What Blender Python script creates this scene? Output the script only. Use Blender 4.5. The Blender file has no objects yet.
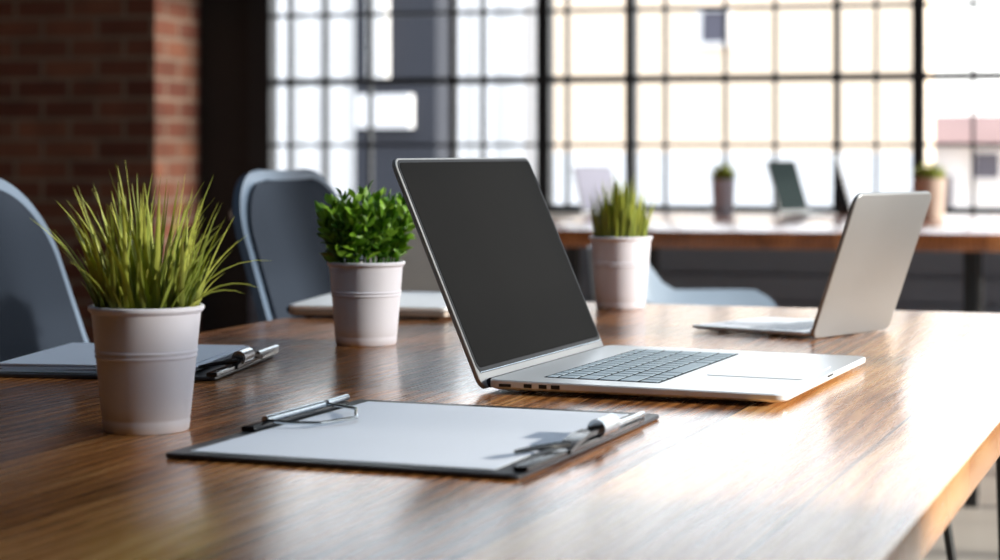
import bpy, bmesh, math, random
from mathutils import Vector, Matrix
PI = math.pi
R = math.radians
random.seed(7)
scene = bpy.context.scene
col = scene.collection

# ------------------------------------------------------------------ camera
cam_data = bpy.data.cameras.new('camera')
cam = bpy.data.objects.new('camera', cam_data)
col.objects.link(cam)
cam.location = (0, 0, 0.97)
cam.rotation_euler = (PI / 2, 0, 0)
cam_data.sensor_width = 36
cam_data.lens = 72
cam_data.shift_y = -0.129
cam_data.clip_start = 0.05
cam_data.clip_end = 300
cam_data.dof.use_dof = True
cam_data.dof.focus_distance = 1.83
cam_data.dof.aperture_fstop = 6.0
cam_data.dof.aperture_blades = 0
scene.camera = cam

# ------------------------------------------------------------------ light
scene.view_settings.view_transform = 'Standard'
scene.view_settings.look = 'None'
scene.view_settings.gamma = 1.0
scene.view_settings.use_curve_mapping = False
scene.view_settings.exposure = 0.25
scene.cycles.use_denoising = True
scene.cycles.max_bounces = 8
scene.cycles.transparent_max_bounces = 16
scene.cycles.sample_clamp_indirect = 6.0
scene.cycles.caustics_reflective = False
scene.cycles.caustics_refractive = False

world = bpy.data.worlds.new('sky')
scene.world = world
world.use_nodes = True
wt = world.node_tree
wt.nodes.clear()
w_out = wt.nodes.new('ShaderNodeOutputWorld')
w_bg = wt.nodes.new('ShaderNodeBackground')
w_bg.inputs['Strength'].default_value = 2.6
w_ramp = wt.nodes.new('ShaderNodeValToRGB')
w_ramp.color_ramp.elements[0].position = 0.0
w_ramp.color_ramp.elements[0].color = (1.0, 0.97, 0.94, 1)
w_ramp.color_ramp.elements[1].position = 0.5
w_ramp.color_ramp.elements[1].color = (0.72, 0.85, 1.0, 1)
w_geo = wt.nodes.new('ShaderNodeTexCoord')
w_sep = wt.nodes.new('ShaderNodeSeparateXYZ')
wt.links.new(w_geo.outputs['Generated'], w_sep.inputs[0])
wt.links.new(w_sep.outputs['Z'], w_ramp.inputs[0])
wt.links.new(w_ramp.outputs[0], w_bg.inputs['Color'])
wt.links.new(w_bg.outputs[0], w_out.inputs['Surface'])

sun_data = bpy.data.lights.new('sun', 'SUN')
sun_data.energy = 8.0
sun_data.color = (1.0, 0.93, 0.82)
sun_data.angle = R(2.0)
sun = bpy.data.objects.new('sun', sun_data)
col.objects.link(sun)
SUN_DIR = Vector((-0.966, 0.259, -0.285)).normalized()
sun.rotation_euler = SUN_DIR.to_track_quat('-Z', 'Y').to_euler()

ROOM = Matrix.Translation((0.93, 7.45, 0)) @ Matrix.Rotation(R(-15), 4, 'Z')


def portal(name, loc, rot, sx, sy):
    d = bpy.data.lights.new(name, 'AREA')
    d.shape = 'RECTANGLE'
    d.size, d.size_y = sx, sy
    d.cycles.is_portal = True
    o = bpy.data.objects.new(name, d)
    col.objects.link(o)
    o.matrix_world = ROOM @ Matrix.Translation(loc) @ rot.to_matrix().to_4x4()
    return o


from mathutils import Euler
portal('window_daylight', (0.95, 0.02, 2.05), Euler((-PI / 2, 0, 0)), 5.7, 2.6)
portal('window_daylight', (1.2, -6.0, 3.78), Euler((0, 0, 0)), 2.2, 2.6)  # portal at the added roof light
portal('window_daylight', (3.98, -3.2, 2.0), Euler((0, PI / 2, 0)), 2.8, 5.6)


# ------------------------------------------------------------------ materials
def hexc(r, g, b):
    f = lambda v: (v / 255 / 12.92) if v / 255 <= 0.04045 else ((v / 255 + 0.055) / 1.055) ** 2.4
    return (f(r), f(g), f(b), 1)


def mat(name, color, rough=0.5, metal=0.0, noise=0.0, nscale=40, bump=0.0, bscale=200, coat=0.0, spec=0.5,
        sheen=0.0, sub=0.0):
    m = bpy.data.materials.new(name)
    m.use_nodes = True
    nt = m.node_tree
    b = nt.nodes['Principled BSDF']
    b.inputs['Base Color'].default_value = color
    b.inputs['Roughness'].default_value = rough
    b.inputs['Metallic'].default_value = metal
    b.inputs['Specular IOR Level'].default_value = spec
    if coat:
        b.inputs['Coat Weight'].default_value = coat
        b.inputs['Coat Roughness'].default_value = 0.08
    if sheen:
        b.inputs['Sheen Weight'].default_value = sheen
    tc = nt.nodes.new('ShaderNodeTexCoord')
    if noise:
        n = nt.nodes.new('ShaderNodeTexNoise')
        n.inputs['Scale'].default_value = nscale
        n.inputs['Detail'].default_value = 4
        nt.links.new(tc.outputs['Object'], n.inputs['Vector'])
        mix = nt.nodes.new('ShaderNodeMix')
        mix.data_type = 'RGBA'
        mix.inputs['A'].default_value = tuple(c * (1 - noise) for c in color[:3]) + (1,)
        mix.inputs['B'].default_value = tuple(min(1, c * (1 + noise)) for c in color[:3]) + (1,)
        nt.links.new(n.outputs['Fac'], mix.inputs['Factor'])
        nt.links.new(mix.outputs['Result'], b.inputs['Base Color'])
    if bump:
        n2 = nt.nodes.new('ShaderNodeTexNoise')
        n2.inputs['Scale'].default_value = bscale
        n2.inputs['Detail'].default_value = 3
        nt.links.new(tc.outputs['Object'], n2.inputs['Vector'])
        bp = nt.nodes.new('ShaderNodeBump')
        bp.inputs['Strength'].default_value = bump
        bp.inputs['Distance'].default_value = 0.002
        nt.links.new(n2.outputs['Fac'], bp.inputs['Height'])
        nt.links.new(bp.outputs['Normal'], b.inputs['Normal'])
    return m


def wood_mat(name, dark, mid, light, board, rough=0.25, seam_axis='X'):
    """boards run along local Y; board = board width"""
    m = bpy.data.materials.new(name)
    m.use_nodes = True
    nt = m.node_tree
    L = nt.links.new
    b = nt.nodes['Principled BSDF']
    tc = nt.nodes.new('ShaderNodeTexCoord')
    sep = nt.nodes.new('ShaderNodeSeparateXYZ')
    L(tc.outputs['Object'], sep.inputs[0])

    def math_(op, a, b_=None):
        n = nt.nodes.new('ShaderNodeMath')
        n.operation = op
        for i, v in enumerate((a, b_)):
            if v is None:
                continue
            if isinstance(v, (int, float)):
                n.inputs[i].default_value = v
            else:
                L(v, n.inputs[i])
        return n.outputs[0]
    xb = math_('DIVIDE', sep.outputs['X'], board)
    bid = math_('FLOOR', xb)
    fr = math_('FRACT', xb)
    wn = nt.nodes.new('ShaderNodeTexWhiteNoise')
    wn.noise_dimensions = '1D'
    L(bid, wn.inputs['W'])
    comb = nt.nodes.new('ShaderNodeCombineXYZ')
    off = math_('MULTIPLY', wn.outputs['Value'], 17.0)
    L(math_('ADD', sep.outputs['X'], off), comb.inputs[0])
    L(math_('MULTIPLY', sep.outputs['Y'], 0.16), comb.inputs[1])
    L(sep.outputs['Z'], comb.inputs[2])
    # broad figure
    n1 = nt.nodes.new('ShaderNodeTexNoise')
    n1.inputs['Scale'].default_value = 9
    n1.inputs['Detail'].default_value = 5
    n1.inputs['Distortion'].default_value = 1.2
    L(comb.outputs[0], n1.inputs['Vector'])
    # growth rings
    rings = nt.nodes.new('ShaderNodeTexWave')
    rings.wave_type = 'BANDS'
    rings.bands_direction = 'X'
    rings.inputs['Scale'].default_value = 22
    rings.inputs['Distortion'].default_value = 9
    rings.inputs['Detail'].default_value = 3
    rings.inputs['Detail Scale'].default_value = 0.8
    L(comb.outputs[0], rings.inputs['Vector'])
    # fine pores
    comb2 = nt.nodes.new('ShaderNodeCombineXYZ')
    L(math_('ADD', sep.outputs['X'], off), comb2.inputs[0])
    L(math_('MULTIPLY', sep.outputs['Y'], 0.03), comb2.inputs[1])
    n2 = nt.nodes.new('ShaderNodeTexNoise')
    n2.inputs['Scale'].default_value = 260
    n2.inputs['Detail'].default_value = 2
    L(comb2.outputs[0], n2.inputs['Vector'])
    a = math_('MULTIPLY', n1.outputs['Fac'], 0.62)
    a = math_('ADD', a, math_('MULTIPLY', rings.outputs['Fac'], 0.18))
    a = math_('ADD', a, math_('MULTIPLY', n2.outputs['Fac'], 0.22))
    a = math_('ADD', a, math_('MULTIPLY', math_('SUBTRACT', wn.outputs['Value'], 0.5), 0.30))
    ramp = nt.nodes.new('ShaderNodeValToRGB')
    cr = ramp.color_ramp
    cr.elements[0].position, cr.elements[0].color = 0.30, dark
    cr.elements[1].position, cr.elements[1].color = 0.75, light
    e = cr.elements.new(0.50)
    e.color = mid
    L(a, ramp.inputs[0])
    # seam between boards
    d = math_('ABSOLUTE', math_('SUBTRACT', fr, 0.5))
    seam = math_('GREATER_THAN', d, 0.5 - 0.0012 / board)
    mix = nt.nodes.new('ShaderNodeMix')
    mix.data_type = 'RGBA'
    L(seam, mix.inputs['Factor'])
    L(ramp.outputs[0], mix.inputs['A'])
    mix.inputs['B'].default_value = tuple(c * 0.25 for c in dark[:3]) + (1,)
    L(mix.outputs['Result'], b.inputs['Base Color'])
    L(math_('ADD', math_('MULTIPLY', n2.outputs['Fac'], 0.16), rough - 0.08), b.inputs['Roughness'])
    h = math_('ADD', math_('MULTIPLY', n2.outputs['Fac'], 0.5), math_('MULTIPLY', rings.outputs['Fac'], 0.5))
    h = math_('SUBTRACT', h, math_('MULTIPLY', seam, 2.0))
    bp = nt.nodes.new('ShaderNodeBump')
    bp.inputs['Strength'].default_value = 0.22
    bp.inputs['Distance'].default_value = 0.0008
    L(h, bp.inputs['Height'])
    L(bp.outputs['Normal'], b.inputs['Normal'])
    b.inputs['Coat Weight'].default_value = 0.75            # satin varnish
    b.inputs['Coat Roughness'].default_value = 0.17
    return m


def brick_mat(name, c1, c2, mortar, plane='XZ'):
    m = bpy.data.materials.new(name)
    m.use_nodes = True
    nt = m.node_tree
    L = nt.links.new
    b = nt.nodes['Principled BSDF']
    b.inputs['Roughness'].default_value = 0.9
    tc = nt.nodes.new('ShaderNodeTexCoord')
    sep = nt.nodes.new('ShaderNodeSeparateXYZ')
    L(tc.outputs['Object'], sep.inputs[0])
    add = nt.nodes.new('ShaderNodeMath')
    add.operation = 'ADD'
    L(sep.outputs['X'], add.inputs[0])
    L(sep.outputs['Y'], add.inputs[1])
    comb = nt.nodes.new('ShaderNodeCombineXYZ')
    L(add.outputs[0], comb.inputs[0])
    L(sep.outputs['Z'], comb.inputs[1])
    br = nt.nodes.new('ShaderNodeTexBrick')
    br.inputs['Color1'].default_value = c1
    br.inputs['Color2'].default_value = c2
    br.inputs['Mortar'].default_value = mortar
    br.inputs['Scale'].default_value = 1.0
    br.inputs['Mortar Size'].default_value = 0.009
    br.inputs['Mortar Smooth'].default_value = 0.3
    br.inputs['Brick Width'].default_value = 0.23
    br.inputs['Row Height'].default_value = 0.078
    L(comb.outputs[0], br.inputs['Vector'])
    n = nt.nodes.new('ShaderNodeTexNoise')
    n.inputs['Scale'].default_value = 9
    n.inputs['Detail'].default_value = 5
    L(tc.outputs['Object'], n.inputs['Vector'])
    mul = nt.nodes.new('ShaderNodeMix')
    mul.data_type = 'RGBA'
    mul.blend_type = 'MULTIPLY'
    mul.inputs['Factor'].default_value = 0.6
    L(br.outputs['Color'], mul.inputs['A'])
    L(n.outputs['Fac'], mul.inputs['B'])
    L(mul.outputs['Result'], b.inputs['Base Color'])
    bp = nt.nodes.new('ShaderNodeBump')
    bp.inputs['Strength'].default_value = 0.6
    bp.inputs['Distance'].default_value = 0.006
    bp.invert = True
    L(br.outputs['Fac'], bp.inputs['Height'])
    L(bp.outputs['Normal'], b.inputs['Normal'])
    return m


def glass_mat(name):
    m = bpy.data.materials.new(name)
    m.use_nodes = True
    nt = m.node_tree
    nt.nodes.clear()
    out = nt.nodes.new('ShaderNodeOutputMaterial')
    tr = nt.nodes.new('ShaderNodeBsdfTransparent')
    tr.inputs[0].default_value = (0.97, 0.98, 0.98, 1)
    gl = nt.nodes.new('ShaderNodeBsdfGlossy')
    gl.inputs['Roughness'].default_value = 0.02
    fr = nt.nodes.new('ShaderNodeFresnel')
    ge = nt.nodes.new('ShaderNodeNewGeometry')            # same reflectance on both faces of the pane
    ma = nt.nodes.new('ShaderNodeMath')
    ma.operation = 'MULTIPLY_ADD'
    ma.inputs[1].default_value = 1 / 1.45 - 1.45
    ma.inputs[2].default_value = 1.45
    nt.links.new(ge.outputs['Backfacing'], ma.inputs[0])
    nt.links.new(ma.outputs[0], fr.inputs['IOR'])
    mx = nt.nodes.new('ShaderNodeMixShader')
    nt.links.new(fr.outputs[0], mx.inputs[0])
    nt.links.new(tr.outputs[0], mx.inputs[1])
    nt.links.new(gl.outputs[0], mx.inputs[2])
    nt.links.new(mx.outputs[0], out.inputs['Surface'])
    return m


def leaf_mat(name, dark, light, rough=0.45):
    """per-blade hue from a vertex attribute (0..1)"""
    m = bpy.data.materials.new(name)
    m.use_nodes = True
    nt = m.node_tree
    b = nt.nodes['Principled BSDF']
    at = nt.nodes.new('ShaderNodeAttribute')
    at.attribute_name = 'tone'
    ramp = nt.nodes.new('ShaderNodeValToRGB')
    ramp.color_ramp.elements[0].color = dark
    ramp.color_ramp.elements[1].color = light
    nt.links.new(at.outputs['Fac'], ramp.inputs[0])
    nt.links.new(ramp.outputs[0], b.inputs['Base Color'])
    b.inputs['Roughness'].default_value = rough
    tl = nt.nodes.new('ShaderNodeBsdfTranslucent')
    nt.links.new(ramp.outputs[0], tl.inputs['Color'])
    mx = nt.nodes.new('ShaderNodeMixShader')
    mx.inputs[0].default_value = 0.35
    out = nt.nodes['Material Output']
    nt.links.new(b.outputs[0], mx.inputs[1])
    nt.links.new(tl.outputs[0], mx.inputs[2])
    nt.links.new(mx.outputs[0], out.inputs['Surface'])
    return m


M = {}
M['table_wood'] = wood_mat('table wood', hexc(96, 55, 27), hexc(188, 121, 64), hexc(230, 174, 112), 0.142, 0.27)
M['desk_wood'] = wood_mat('desk wood', hexc(120, 66, 34), hexc(168, 98, 54), hexc(200, 130, 78), 0.2, 0.3)
M['brick'] = brick_mat('brick', hexc(90, 42, 27), hexc(122, 74, 53), hexc(124, 106, 92))
M['black_steel'] = mat('black steel', hexc(26, 27, 30), 0.45, 0.0, 0.2, 30)
M['black_paint'] = mat('black painted steel', hexc(20, 19, 20), 0.6, 0.0, 0.3, 8)
M['slate_panel'] = mat('slate panelling', hexc(104, 112, 128), 0.5, 0.0, 0.15, 6)
M['plaster'] = mat('dark plaster', hexc(60, 56, 54), 0.9, 0, 0.15, 5)
M['floor'] = mat('pale floor', hexc(210, 202, 192), 0.3, 0, 0.08, 3)
M['sill'] = mat('sill', hexc(214, 204, 196), 0.4, 0, 0.06, 8)
M['glass'] = glass_mat('window glass')
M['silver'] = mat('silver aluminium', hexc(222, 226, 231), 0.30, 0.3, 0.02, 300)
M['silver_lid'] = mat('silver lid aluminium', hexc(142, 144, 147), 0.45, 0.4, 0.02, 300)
M['glow_screen'] = mat('pale added-glow screen', hexc(120, 120, 136), 0.6, 0.0, 0.02, 60, spec=0.1)
_b = M['glow_screen'].node_tree.nodes['Principled BSDF']
_b.inputs['Emission Color'].default_value = hexc(226, 226, 240)
_b.inputs['Emission Strength'].default_value = 0.22  # glow added to lift the brightness of two laptops
M['white_lid'] = mat('white lid plastic', hexc(232, 234, 244), 0.4, 0.0, 0.02, 60)
M['silver_dark'] = mat('grey aluminium', hexc(150, 140, 132), 0.45, 0.8, 0.04, 300)
M['key'] = mat('grey key plastic', hexc(170, 186, 198), 0.6, 0.0, 0.05, 200, spec=0.2)
M['key_well'] = mat('key well', hexc(36, 42, 48), 0.85, spec=0.05)
M['screen'] = mat('black screen glass', hexc(15, 14, 13), 0.5, 0.0, 0.04, 60, spec=0.02)
M['teal_screen'] = mat('dark teal screen', hexc(10, 30, 33), 0.4, 0.0, 0.05, 6, spec=0.08)
M['bezel'] = mat('black bezel', hexc(16, 17, 20), 0.4, spec=0.15)
M['hinge'] = mat('dark blue hinge', hexc(30, 40, 52), 0.35, 0.3)
M['port'] = mat('port black', hexc(14, 14, 15), 0.5)
M['rubber'] = mat('black rubber', hexc(18, 18, 18), 0.8)
M['pot'] = mat('white pot plastic', hexc(214, 213, 224), 0.42, 0, 0.02, 15)
M['pot_beige'] = mat('beige pot clay', hexc(206, 186, 172), 0.6, 0, 0.04, 15)
M['soil'] = mat('soil', hexc(34, 26, 18), 0.95, 0, 0.4, 150, bump=0.8, bscale=250)
M['grass'] = leaf_mat('grass blades', hexc(74, 106, 30), hexc(212, 214, 104))
M['bush'] = leaf_mat('bush leaves', hexc(50, 108, 26), hexc(160, 206, 66), 0.35)
M['turf'] = leaf_mat('short grass', hexc(76, 104, 30), hexc(190, 196, 80))
M['clipboard'] = mat('black board', hexc(34, 36, 42), 0.38, 0, 0.15, 60)
M['paper'] = mat('white paper', hexc(226, 232, 244), 0.75, 0, 0.015, 20)
M['chrome'] = mat('polished steel', hexc(200, 208, 214), 0.18, 1.0, 0.03, 60)
M['black_gloss'] = mat('black lacquered clip', hexc(16, 18, 22), 0.25, 0.2, coat=0.4)
M['chair_shell'] = mat('slate blue chair shell', hexc(80, 95, 114), 0.4, 0, 0.04, 10)
M['chair_pad'] = mat('slate blue chair pad', hexc(24, 33, 46), 0.75, 0, 0.08, 300, bump=0.3, bscale=600, spec=0.2)
M['chair_beige'] = mat('pale chair shell', hexc(206, 200, 196), 0.5, 0, 0.04, 10)
M['chair_white'] = mat('pale blue tub shell', hexc(150, 166, 184), 0.45, 0, 0.03, 10)
M['chair_leg'] = mat('black chair leg', hexc(24, 24, 26), 0.5, 0.3)
M['cream_facade'] = mat('cream facade', hexc(240, 216, 192), 0.9, 0, 0.05, 0.6)
M['white_facade'] = mat('white facade', hexc(222, 220, 222), 0.9, 0, 0.05, 0.6)
M['dark_facade'] = mat('dark grey facade', hexc(40, 42, 51), 0.85, 0, 0.12, 0.5)
M['pale_strip'] = mat('pale grey facade', hexc(214, 212, 212), 0.8, 0, 0.08, 0.5)
M['roof'] = mat('pinkish roof', hexc(150, 118, 112), 0.9, 0, 0.15, 2)
M['outer_window'] = mat('outer window', hexc(78, 76, 90), 0.4, 0, 0.1, 2)
M['street'] = mat('street', hexc(190, 186, 180), 0.9, 0, 0.1, 0.5)


# ------------------------------------------------------------------ mesh helpers
def obj(name, bm, m, parent=None, smooth=False):
    me = bpy.data.meshes.new(name)
    bmesh.ops.recalc_face_normals(bm, faces=bm.faces[:])
    bm.to_mesh(me)
    bm.free()
    o = bpy.data.objects.new(name, me)
    col.objects.link(o)
    for mm in (m if isinstance(m, (list, tuple)) else [m]):
        me.materials.append(mm)
    if smooth:
        for p in me.polygons:
            p.use_smooth = True
        try:
            me.set_sharp_from_angle(angle=R(31))
        except Exception:
            pass
    if parent is not None:
        o.parent = parent
    return o


def tag(o, label, cat, group=None):
    o['label'] = label
    o['category'] = cat
    if group:
        o['group'] = group
    return o


def thing(name, label, cat, loc, rz=0.0, group=None):
    o = bpy.data.objects.new(name, None)
    o.empty_display_size = 0.05
    col.objects.link(o)
    o.location = loc
    o.rotation_euler = (0, 0, rz)
    return tag(o, label, cat, group)


def struct(name, bm, m, room=True, smooth=False):
    o = obj(name, bm, m, None, smooth)
    o['kind'] = 'structure'
    if room:
        o.matrix_world = ROOM
    return o


def copy_tree(o, parent=None):
    c = o.copy()
    col.objects.link(c)
    if parent is not None:
        c.parent = parent
    for ch in list(o.children):
        copy_tree(ch, c)
    return c


def box(bm, x0, x1, y0, y1, z0, z1, mi=0):
    v = [bm.verts.new(p) for p in ((x0, y0, z0), (x1, y0, z0), (x1, y1, z0), (x0, y1, z0),
                                   (x0, y0, z1), (x1, y0, z1), (x1, y1, z1), (x0, y1, z1))]
    for f in ((0, 3, 2, 1), (4, 5, 6, 7), (0, 1, 5, 4), (1, 2, 6, 5), (2, 3, 7, 6), (3, 0, 4, 7)):
        fc = bm.faces.new([v[i] for i in f])
        fc.material_index = mi
    return v


def bevel_box(x0, x1, y0, y1, z0, z1, r, seg=2):
    bm = bmesh.new()
    box(bm, x0, x1, y0, y1, z0, z1)
    bmesh.ops.bevel(bm, geom=bm.edges[:], offset=r, segments=seg, profile=0.6, affect='EDGES')
    return bm


def rr(w, d, r, n=6):
    """rounded rectangle outline centred on 0"""
    pts = []
    for cx, cy, a0 in ((w / 2 - r, d / 2 - r, 0), (-w / 2 + r, d / 2 - r, 90), (-w / 2 + r, -d / 2 + r, 180),
                       (w / 2 - r, -d / 2 + r, 270)):
        for i in range(n + 1):
            a = R(a0 + 90 * i / n)
            pts.append((cx + r * math.cos(a), cy + r * math.sin(a)))
    return pts


def slab(bm, w, d, r, layers, cx=0, cy=0, n=6):
    """rounded slab; layers = [(z, inset)]"""
    loops = []
    for z, ins in layers:
        loops.append([bm.verts.new((cx + x, cy + y, z)) for x, y in
                      rr(w - 2 * ins, d - 2 * ins, max(r - ins, 0.0004), n)])
    k = len(loops[0])
    for a, b in zip(loops, loops[1:]):
        for i in range(k):
            bm.faces.new((a[i], a[(i + 1) % k], b[(i + 1) % k], b[i]))
    bm.faces.new(loops[0][::-1])
    bm.faces.new(loops[-1])
    return bm


def tube(bm, pts, r, n=10, cap=True):
    pts = [Vector(p) for p in pts]
    rs = r if isinstance(r, (list, tuple)) else [r] * len(pts)
    rings = []
    up = None
    for i, p in enumerate(pts):
        t = (pts[min(i + 1, len(pts) - 1)] - pts[max(i - 1, 0)]).normalized()
        if up is None:
            up = t.orthogonal().normalized()
        up = (up - t * up.dot(t)).normalized()
        s = t.cross(up)
        rings.append([bm.verts.new(p + (up * math.cos(2 * PI * k / n) + s * math.sin(2 * PI * k / n)) * rs[i])
                      for k in range(n)])
    for a, b in zip(rings, rings[1:]):
        for k in range(n):
            bm.faces.new((a[k], a[(k + 1) % n], b[(k + 1) % n], b[k]))
    if cap:
        bm.faces.new(rings[0][::-1])
        bm.faces.new(rings[-1])
    return bm


def lathe(bm, prof, n=48):
    rings = []
    for r, z in prof:
        if r < 1e-6:
            rings.append([bm.verts.new((0, 0, z))])
        else:
            rings.append([bm.verts.new((r * math.cos(2 * PI * k / n), r * math.sin(2 * PI * k / n), z))
                          for k in range(n)])
    for a, b in zip(rings, rings[1:]):
        for k in range(n):
            q = [a[k % len(a)], a[(k + 1) % len(a)], b[(k + 1) % len(b)], b[k % len(b)]]
            q = [v for i, v in enumerate(q) if v not in q[:i]]
            if len(q) > 2:
                bm.faces.new(q)
    return bm


# ------------------------------------------------------------------ the room (room space: u right, v outward, z up)
U0, U1, VF, ZC = -5.0, 4.0, -9.6, 3.8
bm = bmesh.new()
box(bm, U0, U1, VF, 0.2, -0.1, 0.0)
struct('floor', bm, M['floor'])
bm = bmesh.new()
SU0, SU1, SV0, SV1 = 0.1, 2.3, -7.3, -4.7
box(bm, U0, SU0, VF, 0.2, ZC, ZC + 0.15)
box(bm, SU1, U1 + 0.2, VF, 0.2, ZC, ZC + 0.15)
box(bm, SU0, SU1, VF, SV0, ZC, ZC + 0.15)
box(bm, SU0, SU1, SV1, 0.2, ZC, ZC + 0.15)
struct('ceiling', bm, M['plaster'])
bm = bmesh.new()                                          # unseen roof light, added to brighten the tabletop and papers
box(bm, SU0, SU0 + 0.05, SV0, SV1, ZC, ZC + 0.2)
box(bm, SU1 - 0.05, SU1, SV0, SV1, ZC, ZC + 0.2)
box(bm, SU0 + 0.05, SU1 - 0.05, SV0, SV0 + 0.05, ZC, ZC + 0.2)
box(bm, SU0 + 0.05, SU1 - 0.05, SV1 - 0.05, SV1, ZC, ZC + 0.2)
sk = struct('window_12', bm, M['black_steel'])
bm = bmesh.new()
for u in (0.83, 1.57):
    box(bm, u - 0.02, u + 0.02, SV0 + 0.05, SV1 - 0.05, ZC + 0.12, ZC + 0.18)
obj('glazing_bars', bm, M['black_steel'], sk)
bm = bmesh.new()
box(bm, SU0 + 0.03, SU1 - 0.03, SV0 + 0.03, SV1 - 0.03, ZC + 0.15, ZC + 0.156)
obj('pane', bm, M['glass'], sk)

# back wall: black painted column left of the window, panelling below it, lintel above it
WZ0, WZ1 = 0.735, 3.40
bm = bmesh.new()
box(bm, -2.209, -1.99, 0, 0.2, 0, ZC)
box(bm, -1.99, U1 + 0.2, 0, 0.2, WZ1, ZC)
struct('wall_back', bm, M['black_paint'])
bm = bmesh.new()
box(bm, -1.99, U1 + 0.2, 0, 0.2, 0, WZ0 - 0.03)
for k in range(7):                                        # horizontal boards of the wainscot
    box(bm, -1.99, U1, -0.018, 0.0, 0.02 + k * 0.1, 0.108 + k * 0.1)
struct('trim_1', bm, M['slate_panel'])
bm = bevel_box(-1.99, U1, -0.20, 0.02, WZ0 - 0.03, WZ0, 0.004)
struct('trim_2', bm, M['sill'])

# brick wall on the left, standing 0.42 m proud of the window wall
bm = bmesh.new()
box(bm, U0, -2.209, -0.424, 0.2, 0, ZC)
struct('wall_left', bm, M['brick'])
bm = bmesh.new()
box(bm, U0 - 0.2, U0, VF, -0.424, 0, ZC)
struct('wall_side', bm, M['brick'])
bm = bmesh.new()
box(bm, U0 - 0.2, U1 + 0.2, VF - 0.2, VF, 0, ZC)
struct('wall_front', bm, M['plaster'])
# right wall with a wide opening
bm = bmesh.new()
box(bm, U1, U1 + 0.2, VF, 0.0, 3.4, ZC)
box(bm, U1, U1 + 0.2, VF, 0.0, 0, 0.5)
box(bm, U1, U1 + 0.2, -0.05, 0.0, 0.5, 3.4)
box(bm, U1, U1 + 0.2, VF, -6.2, 0.5, 3.4)
box(bm, U1, U1 + 0.2, -4.4, -3.75, 0.5, 3.4)  # unseen pier, added to cut the daylight on the brick wall
box(bm, U1 - 0.02, U1 + 0.02, -6.2, -5.7, 1.78, 1.885)  # unseen transom, added to keep sun off the front pot
struct('wall_right', bm, M['plaster'])

ROWS = [0.993, 1.242, 1.505, 1.77, 2.035, 2.30, 2.565, 2.83, 3.095]
MAIN = (1.242, 2.035, 2.83)


def steel_window(name, a, b, thin, medium=(), z0=WZ0, z1=WZ1, fr=0.022, left=None, right=None, along='u', rows=ROWS):
    """steel casement between a and b along the wall"""
    def bx(bm, p0, p1, d0, d1, zz0, zz1):
        if along == 'u':
            box(bm, p0, p1, d0, d1, zz0, zz1)
        else:
            box(bm, U1 + d0 + 0.05, U1 + d1 + 0.05, p0, p1, zz0, zz1)
    bm = bmesh.new()
    lw, rw = left or fr, right or fr
    bx(bm, a, a + lw, -0.03, 0.06, z0, z1)
    bx(bm, b - rw, b, -0.03, 0.06, z0, z1)
    bx(bm, a + lw, b - rw, -0.03, 0.06, z0, z0 + 0.03)
    bx(bm, a + lw, b - rw, -0.03, 0.06, z1 - 0.05, z1)
    f = struct(name, bm, M['black_steel'])
    bm = bmesh.new()
    for z in rows:
        h = 0.013 if z in MAIN else 0.0065
        bx(bm, a + lw, b - rw, -0.015, 0.03, z - h, z + h)
    for u in thin:
        bx(bm, u - 0.0055, u + 0.0055, -0.012, 0.028, z0 + 0.03, z1 - 0.05)
    for u in medium:
        bx(bm, u - 0.011, u + 0.011, -0.02, 0.034, z0 + 0.03, z1 - 0.05)
    o = obj('glazing_bars', bm, M['black_steel'], f)
    bm = bmesh.new()
    bx(bm, a + lw * 0.5, b - rw * 0.5, 0.006, 0.010, z0 + 0.01, z1 - 0.02)
    obj('pane', bm, M['glass'], f)
    return f


steel_window('window_1', -1.99, -0.785, (-1.824, -1.677, -1.49, -1.03), (-1.15,), left=0.09, right=0.026)
steel_window('window_2', -0.785, -0.45, (-0.698,), left=0.022, right=0.016)
steel_window('window_3', -0.45, 0.615, (-0.319, -0.092, 0.094, 0.464), (0.322,), left=0.016, right=0.02)
steel_window('window_4', 0.615, 1.72, (0.81, 1.05, 1.28, 1.50), (), left=0.024, right=0.02)
steel_window('window_5', 1.72, 2.85, (1.95, 2.18, 2.40, 2.63), (), left=0.02, right=0.02)
steel_window('window_6', 2.85, 4.0, (3.08, 3.31, 3.54, 3.77), (), left=0.02, right=0.03)
for k, (a, w) in enumerate(((-6.2, 0.9), (-5.3, 0.9), (-3.75, 1.25), (-2.5, 1.25), (-1.25, 1.20))):
    steel_window('window_%d' % (7 + k), a, a + w, (a + w / 3, a + w * 2 / 3), (), 0.5, 3.4, 0.03, along='v')

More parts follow.
